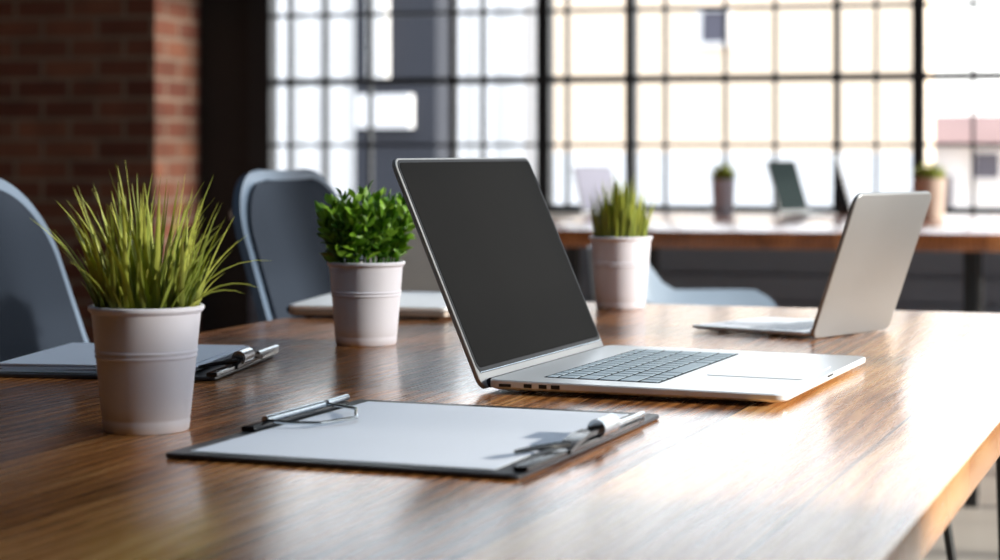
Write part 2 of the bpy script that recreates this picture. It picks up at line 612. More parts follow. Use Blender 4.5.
# ------------------------------------------------------------------ outside
def building(name, label, u0, u1, v0, v1, z0, z1, m, windows=(), strips=(), roof=None):
    t = thing(name, label, 'building', ROOM @ Vector(((u0 + u1) / 2, v0, z0)), R(-15))
    bm = bmesh.new()
    cx = (u0 + u1) / 2
    box(bm, u0 - cx, u1 - cx, 0, v1 - v0, 0, z1 - z0)
    obj('wall', bm, m, t)
    for (a, b, c, d) in windows:
        bm = bmesh.new()
        box(bm, a - cx, b - cx, -0.05, 0.05, c - z0, d - z0)
        w = obj('window', bm, M['outer_window'], t)
        bm = bmesh.new()
        e = 0.06
        for q in ((a - e, b + e, d, d + e), (a - e, b + e, c - e, c), (a - e, a, c, d), (b, b + e, c, d)):
            box(bm, q[0] - cx, q[1] - cx, -0.09, 0.0, q[2] - z0, q[3] - z0)
        obj('window_frame', bm, M['white_facade'], w)
    for (a, b, c, d, mm) in strips:
        bm = bmesh.new()
        box(bm, a - cx, b - cx, -0.14, 0.0, c - z0, d - z0)
        obj('facade_panel', bm, M[mm], t)
    if roof:
        bm = bmesh.new()
        w = u1 - u0
        dd = v1 - v0
        h = roof
        p = [(-w / 2 - .3, -.3, 0), (w / 2 + .3, -.3, 0), (w / 2 + .3, dd + .3, 0), (-w / 2 - .3, dd + .3, 0),
             (-w / 2 + .4, dd / 2, h), (w / 2 - .4, dd / 2, h)]
        v = [bm.verts.new((x, y, z + z1 - z0)) for x, y, z in p]
        for f in ((0, 1, 5, 4), (1, 2, 5), (2, 3, 4, 5), (3, 0, 4), (3, 2, 1, 0)):
            bm.faces.new([v[i] for i in f])
        obj('roof', bm, M['roof'], t)
    return t


bm = bmesh.new()
box(bm, -40, 40, 0.4, 60, -3.2, -3.0)
st = struct('ground', bm, M['street'])

building('apartment_building', 'cream facade filling the middle windows outside', -5.18, -0.393, 18, 22, -3, 3.2, M['cream_facade'],
         windows=[(-3.10, -2.79, 2.36, 2.76)], strips=[(-5.18, -0.393, -3, 0.95, 'white_facade')])
building('apartment_building', 'pale grey building with upright strips outside the left window', -10.5, -5.25, 18.3, 22, -3, 3.25, M['pale_strip'],
         strips=[(-9.0 + 0.42 * k, -8.85 + 0.42 * k, -3, 3.25, 'white_facade') for k in range(9)])
building('grey_tower', 'narrow dark grey tower outside the left window', -4.68, -3.94, 9, 9.5, -3, 4.2, M['dark_facade'],
         strips=[(-4.62, -4.14, 1.17, 1.456, 'white_facade'), (-4.52, -4.36, 1.6, 2.6, 'pale_strip')])
building('house', 'low white house with a pinkish roof outside the rightmost window', -0.95, 2.6, 24, 27, -3, 1.05, M['white_facade'],
         windows=[(0.12, 0.5, 0.55, 0.95), (-0.6, -0.2, 0.1, 0.6)], roof=0.5)

# ------------------------------------------------------------------ big table
TYAW = R(-20)
TABLE = Matrix.Translation((-0.1646, 0.0599, 0)) @ Matrix.Rotation(TYAW, 4, 'Z')
t_loc = TABLE @ Vector((-0.498, 1.61, 0))
table = thing('meeting_table', 'long wooden meeting table with the laptops, potted plants and clipboards on it', 'table',
              t_loc, TYAW)
TX, TY0, TY1 = 0.498, -1.17, 1.174
bm = bevel_box(-TX, TX, TY0, TY1, 0.719, 0.75, 0.0035, 3)
obj('tabletop', bm, M['table_wood'], table, True)
bm = bmesh.new()
for s in (-1, 1):
    box(bm, s * 0.34 - 0.02, s * 0.34 + 0.02, TY0 + 0.12, TY1 - 0.12, 0.686, 0.7185)
for y in (TY0 + 0.14, 0.0, TY1 - 0.14):
    box(bm, -0.32, 0.32, y - 0.02, y + 0.02, 0.688, 0.7183)
obj('under_frame', bm, M['black_steel'], table)
for sx in (-1, 1):
    for y in (TY0 + 0.2, TY1 - 0.2):
        bm = bmesh.new()
        sy = 1 if y > 0 else -1
        foot = Vector((sx * 0.41, y + sy * 0.05, 0.006))
        for dx, dy in ((-0.06, 0.02), (0.04, 0.0)):
            tube(bm, [Vector((sx * 0.36 + dx * sx, y + dy * sy, 0.718)), foot + Vector((dx * 0.12, dy * 0.12, 0.0))],
                 0.006, 10)
        tube(bm, [foot - Vector((0.008, 0.008, 0)), foot + Vector((0.008, 0.008, 0))], 0.006, 8)
        obj('leg', bm, M['black_steel'], table, True)

TZ = 0.75
SCREEN_TILT = 0.407


# ------------------------------------------------------------------ laptops
def laptop(name, label, loc, rz, W, D, L, tilt, th=0.0095, detail=True, screen='screen', lid_mat='silver_lid', group=None,
           keys=True, drop=0.004, z0=0.0032, deck='key_well', keym='key'):
    """origin: centre of the base on the table; hinge at +Y, front at -Y"""
    t = thing(name, label, 'laptop', loc, rz, group)
    r = 0.011 if detail else 0.008
    bm = bmesh.new()
    slab(bm, W, D, r, [(z0, 0.006), (z0 + 0.0016, 0.0012), (z0 + 0.003, 0), (z0 + th - 0.0012, 0), (z0 + th, 0.0009)])
    # wedge: thinner towards the front
    for v in bm.verts:
        k = (D / 2 - v.co.y) / D
        if v.co.z > z0 + 0.004:
            v.co.z -= 0.0018 * k
    base = obj('base', bm, M['silver'], t, True)
    top = lambda y: z0 + th - 0.0018 * (D / 2 - y) / D
    slope = 0.0018 / D
    # feet
    for sx in (-1, 1):
        for sy in (-1, 1):
            bm = bmesh.new()
            x, y = sx * (W / 2 - 0.03), sy * (D / 2 - 0.03)
            lathe(bm, [(0, 0.0002), (0.006, 0.0002), (0.0066, 0.001), (0.0066, z0 + 0.0003), (0, z0 + 0.0003)], 16)
            for v in bm.verts:
                v.co.x += x
                v.co.y += y
            obj('rubber_foot', bm, M['rubber'], base)
    if detail:
        # ports on the left edge: one slim slot then three square sockets
        for (y0, y1, za, zb) in ((0.457, 0.415, 0.33, 0.62), (0.370, 0.343, 0.32, 0.70),
                                 (0.318, 0.291, 0.32, 0.70), (0.276, 0.246, 0.32, 0.70)):
            bm = bmesh.new()
            box(bm, -W / 2 - 0.0004, -W / 2 + 0.004, y1 * D, y0 * D, z0 + za * th, z0 + zb * th)
            obj('port', bm, M['port'], base)
        bm = bmesh.new()
        box(bm, -0.012, 0.012, -D / 2 - 0.0003, -D / 2 + 0.003, top(-D / 2) - 0.0022, top(-D / 2) - 0.0006)
        obj('notch', bm, M['port'], base)
    # keyboard deck: a shallow tray and its keys
    if keys:
        kw, kd = W * 0.80, D * 0.40
        ky = D * 0.5 - D * 0.15 - kd / 2
        bm = bmesh.new()
        slab(bm, kw, kd, 0.003, [(-0.0004, 0), (0.0002, 0.0002)], n=3)
        kb = obj('keyboard', bm, M[deck], t)
        kb.location = (0, ky, top(ky) + 0.0001)
        kb.rotation_euler = (math.atan(slope), 0, 0)
        rows = [[1] * 14, [1] * 13 + [1.6], [1.6] + [1] * 12 + [1], [1.9] + [1] * 11 + [1.9], [2.4] + [1] * 10 + [2.4],
                [1, 1, 1.2, 1.3, 5.2, 1.3, 1.2, 1, 1, 1]]
        rh = [0.6, 1, 1, 1, 1, 1]
        tot = sum(rh)
        y = kd / 2 - 0.001
        cache = {}
        for row, h in zip(rows, rh):
            hh = (kd - 0.002) * h / tot
            x = -kw / 2 + 0.001
            un = (kw - 0.002) / sum(row)
            for wk in row:
                ww = un * wk
                key = (round(ww, 5), round(hh, 5))
                if key not in cache:
                    bm = bmesh.new()
                    slab(bm, ww - 0.0036, hh - 0.0034, 0.0016,
                         [(0.0002, 0), (0.0006, 0)], n=3)
                    k_ = obj('key', bm, M[keym], kb)
                    cache[key] = k_
                else:
                    k_ = cache[key].copy()
                    col.objects.link(k_)
                k_.location = (x + ww / 2, y - hh / 2, 0)
                x += ww
            y -= hh
        # trackpad
        pw, pd = W * 0.34, D * 0.33
        py = -D / 2 + 0.012 + pd / 2
        bm = bmesh.new()
        slab(bm, pw, pd, 0.003, [(-0.0003, 0.0), (0.0003, 0.0), (0.0005, 0.0004)], n=3)
        tp = obj('trackpad', bm, M['silver'], t)
        tp.location = (0, py, top(py))
        tp.rotation_euler = (math.atan(slope), 0, 0)
    # hinge bar
    bm = bmesh.new()
    tube(bm, [(-W / 2 + 0.012, D / 2 + 0.001, z0 + 0.005), (W / 2 - 0.012, D / 2 + 0.001, z0 + 0.005)], 0.0045, 14)
    obj('hinge', bm, M['hinge'], t, True)
    # lid: built upright in its own frame (x width, z up), then leaned back about the hinge
    lt = 0.0052
    bm = bmesh.new()
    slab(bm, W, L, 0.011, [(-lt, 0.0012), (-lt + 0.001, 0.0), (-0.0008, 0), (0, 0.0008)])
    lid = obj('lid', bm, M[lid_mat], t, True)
    # slab lies in XY facing +Z: stand it so +Z becomes the front (-Y)
    lid.matrix_local = (Matrix.Translation((0, D / 2 + 0.003, drop)) @ Matrix.Rotation(-tilt, 4, 'X') @
                        Matrix.Rotation(PI / 2, 4, 'X') @ Matrix.Translation((0, L / 2, 0)))
    bm = bmesh.new()
    slab(bm, W - 0.004, L - 0.016, 0.0095, [(-0.0002, 0), (0.0005, 0.0002)], cy=0.006)
    bz = obj('bezel', bm, M['bezel'], lid)
    bm = bmesh.new()
    slab(bm, W - 0.011, L - 0.024, 0.006, [(0.0003, 0), (0.0008, 0.0001)], cy=0.007)
    obj('screen', bm, M[screen], lid)
    bm = bmesh.new()
    for a, b in (((-W / 2 + 0.0045, -L / 2 + 0.0148), (W / 2 - 0.0045, -L / 2 + 0.0148)),):
        tube(bm, [(a[0], a[1], 0.0006), (b[0], b[1], 0.0006)], 0.0006, 6)
    obj('trim_strip', bm, M['chrome'], lid)
    return t


def ground_place(A, yaw, W, D):
    """centre of base from its near hinge corner A; d = hinge->front direction, h = along hinge"""
    h = Vector((math.sin(yaw), math.cos(yaw)))
    d = Vector((math.cos(yaw), -math.sin(yaw)))
    return Vector(A) + d * D / 2 + h * W / 2


W, D = 0.348, 0.277
p = ground_place((-0.012, 1.8153), 0.379, W, D)
laptop('laptop', 'open silver laptop with a blank black screen in the middle of the table', (p.x, p.y, TZ + 0.0002),
       PI / 2 - 0.379, W, D, 0.228, SCREEN_TILT)

yaw = 0.7393
W, D = 0.1685, 0.1717
d = Vector((-math.cos(yaw), math.sin(yaw)))
h = Vector((math.sin(yaw), math.cos(yaw)))
p = Vector((0.358, 2.337)) + d * D / 2 + h * W / 2
laptop('laptop', 'open silver laptop seen from behind its plain lid, right of the middle laptop', (p.x, p.y, TZ + 0.0002),
       math.atan2(-h.y, -h.x), W, D, 0.181, 0.354, th=0.0065, z0=0.0016, deck='key', drop=0.002, screen='glow_screen', keym='silver')  # hidden screen given an added glow to brighten the deck

# closed laptop near the far corner
t = thing('laptop', 'closed silver laptop behind the leafy bush plant at the table corner', 'laptop', (-0.150, 2.742, TZ + 0.0002), R(-10))
bm = bmesh.new()
slab(bm, 0.215, 0.27, 0.01, [(0.003, 0.004), (0.005, 0.0), (0.0105, 0.0), (0.0115, 0.0008)])
b_ = obj('base', bm, M['silver_dark'], t, True)
for sx in (-1, 1):
    for sy in (-1, 1):
        bm = bmesh.new()
        lathe(bm, [(0, 0.0002), (0.006, 0.0002), (0.0066, 0.001), (0.0066, 0.0033), (0, 0.0033)], 16)
        for v in bm.verts:
            v.co.x += sx * 0.085
            v.co.y += sy * 0.11
        obj('rubber_foot', bm, M['rubber'], b_)
bm = bmesh.new()
slab(bm, 0.215, 0.27, 0.01, [(0.0121, 0.0008), (0.013, 0.0), (0.0165, 0.0), (0.0178, 0.0014)])
obj('lid', bm, M['silver'], t, True)
bm = bmesh.new()
tube(bm, [(-0.1085, -0.118, 0.010), (-0.1085, 0.118, 0.010)], 0.0052, 14)
obj('hinge', bm, M['hinge'], t, True)


# ------------------------------------------------------------------ pots and plants
def pot_mesh(rt, rb, H):
    w = 0.0016
    def rad(z):
        return rb + (rt - rb) * z / H
    prof = [(0, 0.001), (rb - 0.003, 0.001), (rb - 0.001, 0.0), (rb, 0.0015), (rad(0.008), 0.008),
            (rad(0.009) - 0.0003, 0.009), (rad(0.011) - 0.0003, 0.011), (rad(0.012), 0.012)]
    for z in (0.2, 0.4, 0.55):
        prof.append((rad(H * z), H * z))
    for z in (0.595, 0.635):
        zz = H * z
        prof += [(rad(zz - 0.0012), zz - 0.0012), (rad(zz) + 0.0009, zz - 0.0004), (rad(zz) + 0.0009, zz + 0.0006),
                 (rad(zz + 0.0014), zz + 0.0014)]
    prof += [(rad(H * 0.8), H * 0.8), (rad(H - 0.006), H - 0.006), (rt + 0.0008, H - 0.005), (rt + 0.0022, H - 0.003),
             (rt + 0.0022, H - 0.001), (rt + 0.0012, H), (rt - 0.0006, H), (rt - w, H - 0.002)]
    prof += [(rad(H * 0.7) - w, H * 0.7), (rad(H * 0.55) - w, H * 0.55), (0, H * 0.55)]
    bm = bmesh.new()
    lathe(bm, prof, 64)
    return bm


def set_tone(me, tones):
    a = me.attributes.new('tone', 'FLOAT', 'POINT')
    a.data.foreach_set('value', tones)


def blades(rng, n, rbase, z0, hmin, hmax, spread, width, bend=1.0, seg=6, special=(), dome=0.0, wild=0.5):
    """tapered, slightly folded grass blades (three-sided section) -> bmesh, tones"""
    bm = bmesh.new()
    tones = []
    specs = list(special)
    for i in range(n):
        a = rng.uniform(0, 2 * PI)
        q = math.sqrt(rng.uniform(0, 1))
        hgt = rng.uniform(hmin, hmax) * (1 - dome * q * q)
        lean = spread * (0.25 + q) * rng.uniform(0.2, 1.1)
        specs.append((a, q, hgt, lean, rng.uniform(-wild, wild), rng.uniform(0.2, 1.1) * bend, None))
    for a, q, hgt, lean, da, bnd, tone in specs:
        base = Vector((math.cos(a) * q * rbase, math.sin(a) * q * rbase, z0))
        dirv = Vector((math.cos(a + da), math.sin(a + da), 0))
        tv = Vector((-dirv.y, dirv.x, 0))
        tone = rng.betavariate(1.6, 1.6) if tone is None else tone
        wd = width * rng.uniform(0.75, 1.2)
        rings = []
        ang = lean * 0.35
        p = base.copy()
        for k in range(seg + 1):
            f = k / seg
            ww = wd * (1 - f ** 1.6) * (0.75 + 0.6 * f * (1 - f)) + 0.00012
            out = Vector((dirv.x * math.cos(ang), dirv.y * math.cos(ang), -math.sin(ang)))
            ring = [p + tv * ww, p - out * ww * 0.45, p - tv * ww, p + out * ww * 0.25]
            rings.append([bm.verts.new(v) for v in ring])
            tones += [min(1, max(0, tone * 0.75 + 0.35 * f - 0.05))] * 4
            step = hgt / seg
            p = p + (Vector((0, 0, math.cos(ang))) + dirv * math.sin(ang)) * step
            ang += lean * bnd * 1.3 / seg
        for A_, B_ in zip(rings, rings[1:]):
            for k in range(4):
                bm.faces.new((A_[k], A_[(k + 1) % 4], B_[(k + 1) % 4], B_[k]))
        bm.faces.new(rings[0][::-1])
        bm.faces.new(rings[-1])
    return bm, tones


def leaf_bush(rng, n_stem, rbase, z0, rx, rz_, ls=0.012):
    """dense bush of small pointed leaves on short stems"""
    bm = bmesh.new()
    tones = []

    def leaf(p, dirv, L_, Wd, tone):
        dirv = dirv.normalized()
        side = dirv.cross(Vector((rng.uniform(-1, 1), rng.uniform(-1, 1), rng.uniform(-0.3, 1.2)))).normalized()
        nrm = side.cross(dirv).normalized()
        prof = ((0.0, 0.12), (0.25, 0.75), (0.5, 1.0), (0.78, 0.62), (1.0, 0.03))
        rows = []
        for f, w in prof:
            c = p + dirv * L_ * f + nrm * (0.10 * L_ * (f - 0.5) ** 2 * -2)
            hw = Wd * w
            rows.append([bm.verts.new(c + side * hw + nrm * hw * 0.35), bm.verts.new(c - nrm * 0.0003),
                         bm.verts.new(c - side * hw + nrm * hw * 0.35), bm.verts.new(c + nrm * 0.0004)])
            tones.extend([min(1, max(0, tone + 0.15 * (f - 0.5)))] * 4)
        for A_, B_ in zip(rows, rows[1:]):
            for k in range(4):
                bm.faces.new((A_[k], A_[(k + 1) % 4], B_[(k + 1) % 4], B_[k]))
        bm.faces.new(rows[0][::-1])
        bm.faces.new(rows[-1])
    for s in range(n_stem):
        a = rng.uniform(0, 2 * PI)
        q = math.sqrt(rng.uniform(0, 1))
        base = Vector((math.cos(a) * q * rbase, math.sin(a) * q * rbase, z0))
        th = q * 1.0
        tipv = Vector((math.cos(a) * math.sin(th) * rx, math.sin(a) * math.sin(th) * rx,
                       (0.35 + 0.65 * math.cos(th)) * rz_ * rng.uniform(0.82, 1.1)))
        tip = Vector((0, 0, z0)) + tipv
        mid = base.lerp(tip, 0.5) + Vector((0, 0, 0.006))
        ts = rng.random()
        v0 = len(bm.verts)
        tube(bm, [base, mid, tip], [0.0011, 0.0009, 0.0005], 5)
        tones.extend([0.1] * (len(bm.verts) - v0))
        axis = (tip - mid).normalized()
        for k in range(11):
            f = 0.25 + 0.75 * k / 10
            c = base.lerp(mid, f * 2) if f < 0.5 else mid.lerp(tip, f * 2 - 1)
            aa = k * 2.4 + s
            o1 = axis.orthogonal().normalized()
            o2 = axis.cross(o1)
            rad = o1 * math.cos(aa) + o2 * math.sin(aa)
            up = 0.5 + 1.4 * max(0, f - 0.6) * 2
            leaf(c, rad + axis * up, ls * rng.uniform(0.75, 1.2), ls * 0.23 * rng.uniform(0.8, 1.2),
                 0.55 * rng.random() + 0.45 * ts)
    return bm, tones


def plant(name, label, loc, rt, rb, H, foliage, fmat, potm='pot', group=None, rz=0.0):
    t = thing(name, label, 'potted plant', loc, rz, group)
    obj('pot', pot_mesh(rt, rb, H), M[potm], t, True)
    bm = bmesh.new()
    rs = rb + (rt - rb) * 0.93 - 0.0019
    lathe(bm, [(0, H * 0.56), (rs * 0.93, H * 0.56), (rs, H * 0.92), (rs * 0.9, H * 0.935), (0, H * 0.95)], 40)
    obj('soil', bm, M['soil'], t, True)
    fb, tones = foliage
    bm = fb
    me_o = obj('foliage', bm, M[fmat], t, True)
    set_tone(me_o.data, tones)
    return t


rng = random.Random(11)
sp = [
    # a, q, height, lean, da, bend, tone : the few long blades that make the outline (a = 0 is to the right)
    (2.2, 0.3, 0.128, 0.18, 0.9, 0.3, 0.75), (0.3, 0.3, 0.112, 0.30, 0.1, 0.2, 0.8), (3.0, 0.5, 0.112, 0.36, 0.0, 0.5, 0.45),
    (3.1, 0.7, 0.112, 0.55, 0.0, 0.35, 0.85), (3.3, 0.8, 0.104, 1.05, 0.0, 0.45, 0.7), (0.1, 0.8, 0.092, 0.95, 0.0, 1.2, 0.95),
    (-0.3, 0.9, 0.075, 1.25, 0.1, 1.0, 1.0), (-0.5, 0.9, 0.065, 1.35, 0.3, 0.9, 0.95), (0.2, 0.7, 0.1, 0.55, 0, 0.4, 0.8),
    (0.0, 0.9, 0.085, 0.75, 0.0, 0.8, 0.9), (-0.2, 0.85, 0.08, 1.05, 0.0, 0.4, 0.7), (3.0, 0.9, 0.085, 0.85, 0.0, 0.5, 0.3),
    (2.8, 0.6, 0.105, 0.42, 0.0, 0.3, 0.6), (0.4, 0.1, 0.118, 0.12, 0.1, 0.4, 0.6), (0.2, 0.5, 0.108, 0.36, 0.0, 0.2, 0.7)]
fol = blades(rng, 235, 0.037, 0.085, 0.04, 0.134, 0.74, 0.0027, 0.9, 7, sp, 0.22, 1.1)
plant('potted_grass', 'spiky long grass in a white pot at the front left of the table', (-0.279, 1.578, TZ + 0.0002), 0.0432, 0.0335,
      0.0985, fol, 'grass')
fol = leaf_bush(random.Random(5), 64, 0.036, 0.080, 0.060, 0.088, 0.0165)
plant('potted_bush', 'small leafy green bush in a white pot left of the middle laptop', (-0.1525, 2.278, TZ + 0.0002), 0.0422, 0.0345,
      0.0945, fol, 'bush')
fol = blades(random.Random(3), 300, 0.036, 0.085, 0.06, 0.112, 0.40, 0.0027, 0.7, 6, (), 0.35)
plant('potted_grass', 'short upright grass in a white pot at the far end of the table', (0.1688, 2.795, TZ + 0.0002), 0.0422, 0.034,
      0.101, fol, 'turf')


# ------------------------------------------------------------------ clipboards and paper
def edge_clip(parent, x, y, L, rot=PI / 2, bx=0.0):
    """lever clip lying along a board edge; local X runs along the edge"""
    c = bevel_box(-L / 2, L / 2, -0.006, 0.005, 0.0, 0.0038, 0.0012)
    cl = obj('clip', c, M['black_gloss'], parent, True)
    cl.location = (x, y, 0.0042)
    cl.rotation_euler = (0, 0, rot)
    bm = bmesh.new()                                      # humped jaw
    prof = [(-0.052, 0.0036), (-0.035, 0.0075), (-0.012, 0.0105), (0.012, 0.0105), (0.03, 0.007), (0.045, 0.0036)]
    rows = []
    for xx, zz in prof:
        rows.append([bm.verts.new((xx, -0.008, zz)), bm.verts.new((xx, 0.006, zz - 0.001)), bm.verts.new((xx, 0.006, zz - 0.0034)),
                     bm.verts.new((xx, -0.008, zz - 0.0034))])
    for a, b in zip(rows, rows[1:]):
        for k in range(4):
            bm.faces.new((a[k], a[(k + 1) % 4], b[(k + 1) % 4], b[k]))
    bm.faces.new(rows[0][::-1])
    bm.faces.new(rows[-1])
    obj('jaw', bm, M['black_gloss'], cl, True)
    bm = bmesh.new()                                      # polished spring barrel
    tube(bm, [(0.005 + bx, -0.004, 0.0095), (0.042 + bx, -0.004, 0.0095)], 0.0072, 18)
    obj('spring_barrel', bm, M['chrome'], cl, True)
    bm = bmesh.new()
    tube(bm, [(-0.05, -0.006, 0.008), (-0.075, 0.012, 0.007), (-0.09, 0.02, 0.006)], [0.0022, 0.002, 0.0016], 8)
    obj('lever', bm, M['black_gloss'], cl, True)
    bm = bmesh.new()
    tube(bm, [(0.045, -0.003, 0.0062), (L / 2 + 0.004, -0.003, 0.0056)], 0.0024, 10)
    obj('rod', bm, M['chrome'], cl, True)
    return cl


def board(parent, w, d_):
    bm = bmesh.new()
    slab(bm, w, d_, 0.006, [(0.0004, 0.0008), (0.0012, 0.0), (0.0034, 0.0), (0.0042, 0.0008)], n=4)
    return obj('board', bm, M['clipboard'], parent, True)


def sheet(name, label, loc, rz, w, d_, curl=0.0, group=None, th=0.0003, skew=0.0):
    bm = bmesh.new()
    nx, ny = 10, 12
    g = [[None] * (ny + 1) for _ in range(nx + 1)]
    g2 = [[None] * (ny + 1) for _ in range(nx + 1)]
    for i in range(nx + 1):
        for j in range(ny + 1):
            x, y = (i / nx - .5) * w, (j / ny - .5) * d_
            z = curl * ((i / nx) ** 4 * (1 - j / ny) ** 2)
            g[i][j] = bm.verts.new((x, y, z + th))
            g2[i][j] = bm.verts.new((x, y, z))
    for i in range(nx):
        for j in range(ny):
            bm.faces.new((g[i][j], g[i + 1][j], g[i + 1][j + 1], g[i][j + 1]))
            bm.faces.new((g2[i][j], g2[i][j + 1], g2[i + 1][j + 1], g2[i + 1][j]))
    for i in range(nx):
        bm.faces.new((g[i][0], g2[i][0], g2[i + 1][0], g[i + 1][0]))
        bm.faces.new((g[i][ny], g[i + 1][ny], g2[i + 1][ny], g2[i][ny]))
    for j in range(ny):
        bm.faces.new((g[0][j], g[0][j + 1], g2[0][j + 1], g2[0][j]))
        bm.faces.new((g[nx][j], g2[nx][j], g2[nx][j + 1], g[nx][j + 1]))
    o = obj(name, bm, M['paper'], None, True)
    o.location = loc
    o.rotation_euler = (0, 0, rz)
    return tag(o, label, 'paper', group)


cb = thing('clipboard', 'black clipboard with a blank sheet lying in front of the middle laptop', 'clipboard', (-0.0545, 1.535, TZ + 0.0001),
           R(-21))
BW, BD = 0.272, 0.332
board(cb, BW, BD)
# wire clip on the left edge
bm = bevel_box(-0.085, 0.085, -0.006, 0.006, 0, 0.0042, 0.0014)
wc = obj('clip', bm, M['black_gloss'], cb, True)
wc.location = (-BW / 2 + 0.006, 0.035, 0.0042)
wc.rotation_euler = (0, 0, PI / 2)
bm = bmesh.new()
tube(bm, [(-0.062, -0.003, 0.0066), (0.04, -0.003, 0.0066)], 0.0032, 14)
obj('spring_barrel', bm, M['chrome'], wc, True)
bm = bmesh.new()
tube(bm, [(0.045, -0.004, 0.0072), (0.09, -0.001, 0.0068)], 0.0028, 12)
obj('rod', bm, M['chrome'], wc, True)
bm = bmesh.new()
tube(bm, [(-0.062, -0.004, 0.0065), (-0.062, -0.022, 0.0052), (-0.052, -0.046, 0.0050), (-0.012, -0.058, 0.0049),
          (0.008, -0.048, 0.0050), (0.034, -0.036, 0.0054), (0.042, -0.018, 0.006), (0.042, -0.004, 0.0068)], 0.0014, 8)
obj('wire_loop', bm, M['chrome'], wc, True)
edge_clip(cb, BW / 2 - 0.004, -0.02, 0.27, bx=0.012)
sheet('paper_sheet', 'blank white sheet held on the front clipboard', cb.location + Vector((-0.004, 0.0, 0.0045)),
      R(-21), 0.234, 0.304)

lc = thing('clipboard', 'black clipboard under a pile of white paper behind the grass pot', 'clipboard', (-0.3665, 2.042, TZ + 0.0001), R(-8))
board(lc, 0.222, 0.236)
edge_clip(lc, 0.222 / 2 - 0.003, 0.0, 0.236, bx=-0.04)
for k, (dx, dy, rr_, lab) in enumerate((
        (-0.016, 0.004, -8.5, 'white sheet at the bottom of the paper pile behind the grass pot'),
        (-0.012, 0.010, -7.0, 'white sheet lowest but one in the paper pile behind the grass pot'),
        (-0.018, 0.006, -9.5, 'white sheet lowest but two in the paper pile behind the grass pot'),
        (-0.010, 0.012, -6.5, 'white sheet just under the top of the paper pile behind the grass pot'),
        (-0.017, 0.008, -8.0, 'topmost white sheet of the paper pile behind the grass pot'))):
    sheet('paper_sheet', lab, lc.location + Vector((dx, dy, 0.0044 + k * 0.0016)), R(rr_), 0.192, 0.212, 0.0,
          'sheets piled on the left clipboard', 0.0013)


